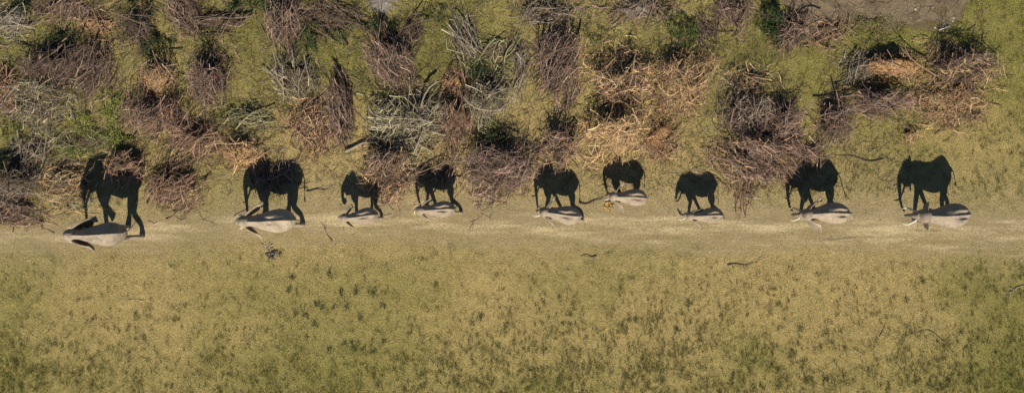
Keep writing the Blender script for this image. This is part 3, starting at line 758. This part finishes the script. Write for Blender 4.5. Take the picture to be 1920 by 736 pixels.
# ------------------------------------------------------------------ single fallen branches and logs
def fallen(px, py, ang, length, rad, colr, label, name='fallen_branch', bend=.12, twigs=3, seed=0, curve=0.0, lift=0.02):
    r = np.random.default_rng(3000 + seed)
    root = empty(name, (gx(px), gy(py), 0), math.radians(ang)); tag(root, label, 'log' if name == 'fallen_log' else 'branch', 'loose branches on the ground')
    k = 9; t = np.linspace(-.5, .5, k)
    pts = [(q * length, curve * (0.25 - q * q) * 4 + bend * .25 * length * math.sin(q * 9 + seed), rad + lift + .02 * math.sin(q * 7)) for q in t]
    V, F = tube(pts, [rad * (1 - .65 * (q + .5)) for q in t], k=7)
    me = bpy.data.meshes.new('stem'); me.from_pydata([tuple(map(float, v)) for v in V], [], [tuple(map(int, f)) for f in F]); me.update()
    a = me.color_attributes.new('tone', 'FLOAT_COLOR', 'POINT'); a.data.foreach_set('color', np.ones(len(V) * 4, dtype=np.float32))
    link('stem', me, M_WOOD, root, colr)
    for i in range(twigs):
        o = link('twig', BRANCHES[int(r.integers(len(BRANCHES)))], None, root, colr)
        q = r.uniform(-.1, .45); L = length * r.uniform(.25, .45)
        o.location = (q * length, np.interp(q, t, [p[1] for p in pts]), rad + lift); o.rotation_euler = (0, -.04, math.radians(r.choice([-1, 1]) * r.uniform(18, 45)))
        o.scale = (L, L, L * .6)
    return root
fallen(678, 275, 18, 1.75, .075, (.27, .23, .17), 'thick pale curved log lying above the third elephant shadow', 'fallen_log', .06, 0, 1, .12, .10)
fallen(596, 356, 4, 1.2, .035, DARK, 'dark stick lying right of the second elephant shadow', twigs=1, seed=2)
fallen(1104, 480, 178, .85, .030, DARK, 'short dark stick on the dry grass below the fifth elephant', twigs=0, seed=3)
fallen(1392, 495, 3, 1.6, .030, DARK, 'long thin dark stick on the dry grass below the seventh elephant', twigs=1, seed=4)
fallen(1738, 634, 168, 1.9, .026, (.17, .15, .085), 'curved dark branch lying in the grass at lower right', twigs=2, seed=5, curve=-.35)
fallen(1904, 541, 205, 1.1, .028, (.33, .29, .22), 'bleached forked dead branch at the right edge', twigs=6, seed=6)
fallen(1108, 374, 15, 1.3, .040, DARK, 'dark curved branch on the ground behind the fifth elephant', twigs=3, seed=7, curve=-.15)
fallen(1408, 371, 178, .85, .022, (.45, .38, .25), 'pale thin stick right of the seventh elephant shadow', twigs=0, seed=8)
fallen(1394, 385, 95, 1.0, .035, DARK, 'dark upright-lying twig below the largest purple brush heap', twigs=2, seed=9)
fallen(1610, 293, 172, 2.6, .035, DARK, 'long dark branch pointing right from the eighth elephant shadow', twigs=2, seed=10, curve=.15)
fallen(1600, 48, 110, 1.3, .022, (.48, .40, .28), 'thin curved pale stick on the bare earth at top right', twigs=0, seed=11, curve=.25)
fallen(250, 562, 178, 1.1, .018, (.48, .42, .25), 'pale straight stalk on the grass at lower left', twigs=0, seed=12)
fallen(96, 612, 60, .7, .025, (.14, .11, .07), 'short dark twig on the grass near the left edge', twigs=0, seed=13)
fallen(335, 398, 28, 1.5, .032, PURPLE, 'straight brown branch above the trail between the first two elephants', twigs=1, seed=14)
fallen(612, 434, 118, 1.2, .022, DARK, 'thin dark twig slanting beside the second elephant tail', twigs=1, seed=15)
fallen(455, 396, 28, 1.0, .022, DARK, 'thin dark forked twig above the second elephant head', twigs=2, seed=16)
fallen(1655, 618, 65, .8, .028, DARK, 'small dark twig standing in the grass at lower right', twigs=1, seed=17)
fallen(50, 86, 168, 1.4, .025, DARK, 'slim dark branch on open grass near the upper left corner', twigs=1, seed=18)
fallen(1770, 53, 20, .6, .045, (.42, .40, .36), 'short pale grey piece of wood on the bare earth', 'fallen_log', .03, 0, 19)
fallen(500, 100, 70, 1.6, .030, DARK, 'dark branch standing out on yellow grass left of the hooked spray', twigs=2, seed=20)
fallen(890, 60, 118, 2.0, .035, DARK, 'long dark branch beside the slanting spray of pale twigs', twigs=3, seed=21)
fallen(1560, 200, 130, 1.3, .025, DARK, 'thin dark twig left of the L-shaped stick row', twigs=1, seed=22)

# ------------------------------------------------------------------ green plants
def leaf_cloud(n, rx, ry, h, size, r, flat=.6, dome_=True):
    rr = np.sqrt(r.random(n)) ; th = r.uniform(0, 6.283, n)
    q = r.uniform(0, 6.283, 4); lb = 1 + .3 * np.sin(2 * th + q[0]) + .25 * np.sin(3 * th + q[1]) + .2 * np.sin(7 * th + q[2])
    x = rr * np.cos(th) * rx * lb; y = rr * np.sin(th) * ry * lb
    lump = .15 + 1.5 * vnoise(x + 40 * r.random(), y, .35, 3)
    k = r.random(n) < .15 + 1.3 * vnoise(x - 20 * r.random(), y, .3, 8) ** 1.5
    x, y, rr, lump = x[k], y[k], rr[k], lump[k]; n = len(x)
    z = h * (np.clip(1 - rr ** 2, .05, 1) ** .6) * lump * r.uniform(.3, 1.0, n) + .02
    P = np.stack([x, y, z], -1)
    u = r.normal(0, 1, (n, 3)); u[:, 2] = np.abs(u[:, 2]) * flat; u /= np.linalg.norm(u, axis=1, keepdims=True)
    v = r.normal(0, 1, (n, 3)); v -= u * np.sum(u * v, 1, keepdims=True); v /= np.linalg.norm(v, axis=1, keepdims=True)
    s = r.uniform(.6, 1.5, (n, 1)) * size
    V = np.stack([P, P + u * s - v * s * .28, P + u * s * 2, P + u * s + v * s * .28], 1).reshape(-1, 3)
    V[:, 2] = np.maximum(V[:, 2], .01)
    c = np.repeat(r.uniform(.6, 1.4, (n, 1)) * np.ones((1, 3)), 4, 0)
    return V, np.arange(n * 4).reshape(-1, 4), c
def plant(px, py, rxp, ryp, h, colr, n, label, name, cat, size=.06, nst=0, stem_col=DARK, seed=0, group=None):
    r = np.random.default_rng(5000 + seed)
    root = empty(name, (gx(px), gy(py), 0)); tag(root, label, cat, group)
    V, F, c = leaf_cloud(n, rxp / PXM, ryp / PXM, h, size, r)
    tag(link('foliage', mesh_np('foliage', V, F, c), M_LEAF, root, colr), kind='stuff')
    for i in range(nst):
        a = r.uniform(0, 6.283); L = h * r.uniform(1.0, 1.7)
        o = link('stem', BRANCHES[int(r.integers(len(BRANCHES)))], None, root, stem_col)
        o.rotation_euler = (r.uniform(0, 6), -math.radians(r.uniform(20, 65)), a); o.scale = (L, L, L)
        o.location = (r.normal(0, .15) * rxp / PXM, r.normal(0, .15) * ryp / PXM, .02)
    return root
LIME = (.180, .205, .048); MOSS = (.150, .155, .045); DEEP = (.030, .050, .014)
wg = 'patches of low green weeds'
plant(212, 205, 26, 46, .28, LIME, 3000, 'bright lime-green weeds between the dark piles and the large purple pile', 'weed_patch', 'weeds', .05, 0, seed=1, group=wg)
plant(160, 236, 24, 32, .25, LIME, 2000, 'bright green weeds right of the bleached grey tangle', 'weed_patch', 'weeds', .05, 0, seed=2, group=wg)
plant(222, 262, 30, 16, .25, LIME, 1700, 'bright green weed strip just above the lead elephant shadow', 'weed_patch', 'weeds', .05, 0, seed=3, group=wg)
plant(145, 285, 30, 14, .2, LIME, 1300, 'green weeds above the tan pile left of the lead elephant shadow', 'weed_patch', 'weeds', .05, 0, seed=4, group=wg)
plant(345, 165, 10, 34, .2, MOSS, 900, 'narrow green weed strip between the orange mound and tall purple pile', 'weed_patch', 'weeds', .05, 0, seed=5, group=wg)
plant(425, 215, 26, 18, .2, MOSS, 1100, 'mossy green weeds below the tall purple pile', 'weed_patch', 'weeds', .05, 0, seed=6, group=wg)
plant(908, 244, 26, 28, .25, LIME, 2000, 'bright green weeds above the big purple pile in the middle', 'weed_patch', 'weeds', .05, 0, seed=7, group=wg)
plant(18, 240, 28, 30, .2, MOSS, 1500, 'green weeds at the left edge under the reddish pile', 'weed_patch', 'weeds', .05, 0, seed=8, group=wg)
plant(680, 150, 40, 30, .16, MOSS, 1800, 'mossy weeds left of the leaning purple bundle', 'weed_patch', 'weeds', .04, 0, seed=9, group=wg)
plant(1640, 55, 60, 26, .2, MOSS, 3000, 'green weed fringe under the bare earth at top right', 'weed_patch', 'weeds', .045, 0, seed=10, group=wg)
sg = 'dark green shrubs'
plant(288, 84, 34, 28, .55, DEEP, 2600, 'dark green shrub among twigs above the orange leafy mound', 'shrub', 'shrub', .06, 6, seed=20, group=sg)
plant(578, 72, 24, 28, .45, (.045, .07, .02), 1600, 'dark green shrub between loose crossing branches at upper middle left', 'shrub', 'shrub', .06, 5, seed=21, group=sg)
plant(1285, 62, 40, 32, .40, (.06, .085, .02), 2600, 'dark green shrub with V-shaped bare stems near the top edge', 'shrub', 'shrub', .06, 9, seed=22, group=sg)
plant(1446, 44, 24, 42, .85, DEEP, 2800, 'tall dark green bush left of the bare earth', 'shrub', 'shrub', .06, 6, seed=23, group=sg)
plant(8, 318, 20, 40, .6, DEEP, 1800, 'dark green shrub at the left edge behind the arching twigs', 'shrub', 'shrub', .06, 5, seed=24, group=sg)
plant(38, 12, 24, 16, .4, DEEP, 1000, 'dark green shrub at the top edge beside the bleached corner pile', 'shrub', 'shrub', .06, 4, seed=25, group=sg)
plant(500, 12, 26, 18, .35, (.045, .07, .02), 1200, 'green shrub at the top edge left of the upright purple bundle', 'shrub', 'shrub', .06, 4, seed=26, group=sg)
plant(932, 262, 22, 14, .5, DEEP, 900, 'added dark green shrub standing in for the shadow on the crest of the big purple pile in the middle', 'shrub', 'shrub', .06, 4, seed=27, group=sg)  # dark foliage added in place of the heap's own shadow

plant(446, 14, 22, 16, .35, (.045, .065, .02), 900, 'added low dark green shrub standing in for shade at the top edge above the flat dark branches', 'shrub', 'shrub', .06, 3, seed=28, group=sg)  # this and the next four add dark foliage for the shaded top band
plant(640, 66, 22, 20, .3, (.06, .08, .024), 900, 'added small green shrub standing in for twig shade below the loose crossing branches', 'shrub', 'shrub', .05, 4, seed=29, group=sg)
plant(826, 26, 30, 20, .25, (.07, .085, .028), 1000, 'added low green shrub standing in for shade at the top edge right of the ashy mound', 'shrub', 'shrub', .05, 4, seed=30, group=sg)
plant(1120, 62, 34, 20, .22, (.075, .085, .028), 1100, 'added low green shrub standing in for shade above the purple crest of the wheat-coloured pile', 'shrub', 'shrub', .05, 4, seed=31, group=sg)
plant(1245, 24, 30, 18, .3, (.06, .075, .024), 1000, 'added green shrub standing in for shade at the top edge just left of the V-shaped shrub', 'shrub', 'shrub', .05, 4, seed=32, group=sg)
plant(716, 52, 24, 16, .5, DEEP, 900, 'added blackish green shrub standing in for the shadow above the leaning purple bundle', 'shrub', 'shrub', .06, 3, seed=33, group=sg)  # this and the next two put dark foliage where heap shadows fall
plant(905, 138, 26, 18, .6, DEEP, 1000, 'added blackish green shrub standing in for the shadow above the grey-green pile in the upper middle', 'shrub', 'shrub', .06, 3, seed=34, group=sg)
plant(120, 70, 30, 16, .5, DEEP, 900, 'added dark shrub standing in for the shadow behind the broad dark brown pile at upper left', 'shrub', 'shrub', .06, 3, seed=36, group=sg)

# tufts of longer grass standing alone in the meadow
def tuft_mesh(seed):
    r = np.random.default_rng(seed); n = 46
    a = r.uniform(0, 6.283, n); pit = np.radians(r.uniform(25, 80, n)); L = r.uniform(.08, .24, n)
    P = np.stack([r.normal(0, .07, n), r.normal(0, .05, n), np.zeros(n)], -1)
    D = np.stack([np.cos(a) * np.cos(pit), np.sin(a) * np.cos(pit), np.sin(pit)], -1)
    S_ = np.stack([-np.sin(a), np.cos(a), 0 * a], -1) * .010
    V = np.stack([P - S_, P + S_, P + D * L[:, None]], 1).reshape(-1, 3)
    c = np.repeat(r.uniform(.6, 1.5, (n, 1)) * np.array([[1, 1, 1]]), 3, 0)
    me = mesh_np('grass_tuft', V, np.arange(n * 3).reshape(-1, 3), c); me.materials.append(M_LEAF); return me
TUFTS = [tuft_mesh(700 + q) for q in range(5)]
tuft_px = [(622, 519), (640, 546), (668, 548), (700, 550), (594, 570), (604, 576), (624, 578), (650, 574), (676, 597), (720, 574), (545, 538), (550, 520), (589, 608), (575, 631), (618, 655), (648, 642), (660, 640), (668, 652), (720, 640), (700, 657), (695, 660), (616, 512), (540, 545), (555, 587), (575, 592), (818, 534), (905, 590), (886, 607), (900, 596), (935, 648), (1049, 555), (1268, 615), (1192, 597), (1180, 600), (1290, 570), (1698, 562), (1730, 528), (1500, 617), (1550, 710), (1175, 704)]
for i, (x, y) in enumerate(tuft_px):
    o = link('grass_tuft', TUFTS[i % 5], None, None, (.095, .105, .036))
    o.location = (gx(x), gy(y), 0); o.rotation_euler = (0, 0, i * 1.7); s = .9 + .5 * ((i * 37) % 10) / 10; o.scale = (s, s, s)
    tag(o, 'dark green grass tuft standing alone in the short dry meadow', 'grass tuft', 'lone dark grass tufts in the meadow')

# ------------------------------------------------------------------ dung, ash, stones
def lumps(px, py, rxp, ryp, n, size, colr, label, name, cat, seed, h=.12):
    r = np.random.default_rng(6000 + seed)
    root = empty(name, (gx(px), gy(py), 0)); tag(root, label, cat)
    base = []
    for q in range(3):
        an = np.linspace(0, 2 * math.pi, 7, endpoint=False); secs = []
        for t in np.linspace(0.12, math.pi - .12, 5):
            secs.append(np.stack([np.sin(t) * np.cos(an), np.sin(t) * np.sin(an), np.cos(t) + 0 * an], -1) * r.uniform(.75, 1.2, (7, 1)))
        V, F = loft(secs); me = bpy.data.meshes.new('lump'); me.from_pydata([tuple(map(float, v)) for v in V], [], [tuple(map(int, f)) for f in F]); me.update()
        a = me.color_attributes.new('tone', 'FLOAT_COLOR', 'POINT'); a.data.foreach_set('color', np.ones(len(V) * 4, dtype=np.float32))
        me.materials.append(M_DUNG); base.append(me)
    for i in range(n):
        q = math.sqrt(r.random()); th = r.uniform(0, 6.283); s = size * r.uniform(.6, 1.3)
        o = link('lump', base[int(r.integers(3))], None, root)
        o.location = (q * math.cos(th) * rxp / PXM, q * math.sin(th) * ryp / PXM, s * .5 + h * (1 - q) * r.random())
        o.scale = (s, s * r.uniform(.7, 1), s * r.uniform(.5, .8)); o.rotation_euler = (0, 0, r.uniform(0, 6))
        b = r.uniform(.65, 1.35); o.color = (colr[0] * b, colr[1] * b, colr[2] * b, 1)
    return root
lumps(1142, 386, 9, 11, 46, .055, (.36, .25, .10), 'heap of yellow-brown dung under the sixth elephant tusk', 'dung_heap', 'dung', 1)
lumps(513, 477, 17, 9, 60, .042, (.075, .072, .068), 'blackish crumbled dung heap on the grass below the second elephant', 'dung_heap', 'dung', 2)
lumps(500, 462, 14, 8, 22, .045, (.34, .29, .21), 'pale sandy clods scraped up below the second elephant ear', 'clod_heap', 'earth clods', 3, .03)
r_ = np.random.default_rng(77)
for i, (x, y) in enumerate([(1716, 18), (1749, 14), (1723, 38), (1700, 25), (1753, 52), (1786, 40), (1788, 34), (1768, 57)]):
    n = 12; an = np.linspace(0, 2 * math.pi, 8, endpoint=False); secs = []
    for t in (0.25, .9, 1.6, 2.4):
        secs.append(np.stack([np.sin(t) * np.cos(an), np.sin(t) * np.sin(an), np.cos(t) + 0 * an], -1) * r_.uniform(.75, 1.15, (8, 1)))
    V, F = loft(secs); me = bpy.data.meshes.new('pale_stone'); me.from_pydata([tuple(map(float, v)) for v in V], [], [tuple(map(int, f)) for f in F]); me.update()
    a = me.color_attributes.new('tone', 'FLOAT_COLOR', 'POINT'); a.data.foreach_set('color', np.ones(len(V) * 4, dtype=np.float32))
    o = link('pale_stone', me, M_STONE, None, (.42, .40, .36)); s = r_.uniform(.03, .06)
    o.location = (gx(x), gy(y), s * .35); o.scale = (s * 1.3, s, s * .6); o.rotation_euler = (0, 0, r_.uniform(0, 6))
    tag(o, 'small whitish stone on the bare grey-brown earth at top right', 'stone', 'pale stones on the bare earth')
# pale ashy mound at the top edge
root = empty('ash_mound', (gx(716), gy(4), 0)); tag(root, 'pale grey ashy mound cut off by the top edge', 'mound')
V, F, c = dome(.80, .55, .34, 0, 901)
link('ash', mesh_np('ash', V, F, c, True), M_LITTER, root, (.15, .135, .115))
r_ = np.random.default_rng(902); n = 160
th = r_.uniform(0, 6.283, n); q = r_.uniform(.6, 1.05, n)
P0 = np.stack([q * .8 * np.cos(th), q * .55 * np.sin(th), .10 + 0 * q], -1); D = np.stack([np.cos(th + r_.normal(0, .4, n)), np.sin(th + r_.normal(0, .4, n)), -.1 + 0 * th], -1)
V, F, c, _ = sticks(P0, D, r_.uniform(.2, .6, n), np.full(n, .008), r_.uniform(.6, 1.2, (n, 1)) * np.ones((1, 3)), .1, 3, 4, .01, 0, r_)
tag(link('straw', mesh_np('straw', V, F, c), M_WOOD, root, (.30, .27, .22)), kind='stuff')

# ------------------------------------------------------------------ loose twigs and chaff over the scrub side
def scatter_twigs():
    n = 22500
    x = rng.uniform(-31, 31, n); y = rng.uniform(.3, 13.5, n)
    keep = (fnoise(x, y, 2.4, 21, 3) + .10 * sstep(0, 8, y) > .44) & ~((x > 24.5) & (y > -5)) & ~((x > 21) & (y < 3.5))
    x, y = x[keep], y[keep]; n = len(x)
    a = rng.uniform(0, 6.283, n); p = np.radians(rng.normal(4, 8, n))
    D = np.stack([np.cos(a) * np.cos(p), np.sin(a) * np.cos(p), np.sin(p)], -1)
    tone = np.array([PURPLE, GREY, RED, OLIVE, WHEAT, DARK])[rng.choice(6, n, p=[.27, .18, .15, .15, .10, .15])] * rng.uniform(.6, 1.4, (n, 1))
    Ln = rng.uniform(.25, 1.1, n) * rng.uniform(.5, 1, n); R = rng.uniform(.006, .015, n)
    V, F, c, C = sticks(np.stack([x, y, .03 + 0 * x], -1), D, Ln, R, tone, .12, 3, 3, .01, .03)
    s = side_twigs(C, Ln, R, tone, n // 3); V2, F2, c2, _ = sticks(*s, .12, 3, 3)
    V, F, c = join_np([(V, F, c), (V2, F2, c2)])
    tag(link('loose_twigs', mesh_np('loose_twigs', V, F, c), M_WOOD, None, (1, 1, 1)), 'loose dead twigs strewn over the scrub ground', kind='stuff')
scatter_twigs()
def straw_bits():
    n = 5200
    x = rng.uniform(-30, 30, n); y = rng.uniform(-13, 11, n)
    a = rng.uniform(0, 6.283, n); D = np.stack([np.cos(a), np.sin(a), rng.normal(.05, .1, n)], -1)
    tone = np.array([(.50, .43, .27), (.42, .33, .17), (.10, .08, .055)])[rng.choice(3, n, p=[.4, .35, .25])] * rng.uniform(.7, 1.2, (n, 1))
    V, F, c, _ = sticks(np.stack([x, y, relief(x, y) + .05], -1), D, rng.uniform(.06, .34, n) * rng.uniform(.4, 1, n), rng.uniform(.005, .011, n), tone, .1, 3, 3)
    tag(link('straw_bits', mesh_np('straw_bits', V, F, c), M_WOOD, None, (1, 1, 1)), 'pale straw bits and dry stems scattered over meadow and trail', kind='stuff')
straw_bits()

# ------------------------------------------------------------------ grass
def grass():
    n = 1150000
    x = rng.uniform(-30.5, 30.5, n); y = rng.uniform(-13.5, 13.5, n)
    d_path = np.abs(y - path_cy(x)) / path_hw(x)
    g = green_at(x, y)
    dens = np.clip(.35 + .45 * fnoise(x, y, .9, 31, 3) + .5 * fnoise(x, y, 5, 33, 2) - .25, .1, 1)
    dens *= sstep(.55, 1.7, d_path) * .9 + .06
    bare = (np.abs(y - bare_cy(x)) < bare_hw(x)) & (x > 14) & (x < 24)
    dens[bare] *= .15
    k = rng.random(n) < dens
    x, y, g = x[k], y[k], g[k]; n = len(x)
    tus = sstep(.60, .74, fnoise(x, y, .55, 41, 2) * .8 + .2 * g + .10 * sstep(-6, -10, y))     # tussocks of longer, greener grass
    a = rng.uniform(0, 6.283, n) * .75 + .9
    pit = np.radians(rng.uniform(12, 55, n) + 16 * tus)
    L = rng.uniform(.05, .15, n) * (1 + .9 * tus)
    # tussocks: knots of longer, greener blades
    m = 105000
    tx = rng.uniform(-30.5, 30.5, m); ty = rng.uniform(-13.5, 13.5, m)
    w = sstep(.42, .80, fnoise(tx, ty, .7, 61, 2) * .55 + .45 * fnoise(tx, ty, 6.0, 67, 4)) * .7 + .09
    w = w * (.45 + 1.5 * sstep(-4.0, -10.0, ty) + .30 * sstep(1, 6, ty)) + .25 * sstep(18, 25, tx) * w
    w *= sstep(1.1, 2.2, np.abs(ty - path_cy(tx)) / path_hw(tx))
    w[(np.abs(ty - bare_cy(tx)) < bare_hw(tx)) & (tx > 14) & (tx < 24)] = 0
    kk = rng.random(m) < w * .9; tx, ty = tx[kk], ty[kk]; m = len(tx); print('tussocks', m)
    nb = (5 + 34 * rng.random(m) ** 3).astype(int); ti = np.repeat(np.arange(m), nb); sp = (.018 + .0012 * nb)[ti] * rng.uniform(.7, 1.3, m)[ti]
    ax_ = rng.uniform(0, 3.14, m)[ti]; e1 = rng.normal(0, 1, len(ti)) * sp * 1.5; e2 = rng.normal(0, 1, len(ti)) * sp * .8
    bx_ = tx[ti] + e1 * np.cos(ax_) - e2 * np.sin(ax_); by_ = ty[ti] + e1 * np.sin(ax_) + e2 * np.cos(ax_)
    x = np.concatenate([x, bx_]); y = np.concatenate([y, by_]); g = np.concatenate([g, np.clip(green_at(bx_, by_) + .3, 0, 1)])
    tus = np.concatenate([tus, np.full(len(bx_), 1.0)])
    nb_ = len(bx_); n = len(x)
    a = np.concatenate([a, rng.uniform(0, 6.283, nb_)]); pit = np.concatenate([pit, np.radians(rng.uniform(40, 85, nb_))])
    L = np.concatenate([L, rng.uniform(.08, .21, nb_)])
    P = np.stack([x, y, relief(x, y)], -1)
    D = np.stack([np.cos(a) * np.cos(pit), np.sin(a) * np.cos(pit), np.sin(pit)], -1)
    wv = np.stack([-np.sin(a), np.cos(a), 0 * a], -1) * (rng.uniform(.004, .009, n))[:, None]
    V = np.stack([P - wv, P + wv, P + D * L[:, None]], 1).reshape(-1, 3)
    straw = np.array([.420, .335, .150]); olive = np.array([.222, .216, .062]); deep = np.array([.095, .105, .030])
    t = np.clip(g + rng.normal(0, .25, n), 0, 1)[:, None]
    c = straw + (olive - straw) * t
    c = c + (deep - c) * (tus * rng.uniform(.0, .9, n))[:, None]
    c *= rng.uniform(.7, 1.3, (n, 1))
    me = mesh_np('grass', V, np.arange(n * 3).reshape(-1, 3), np.repeat(c, 3, 0))
    tag(link('grass', me, M_GRASS), 'short dry yellow-green grass covering the ground', kind='stuff')
grass()
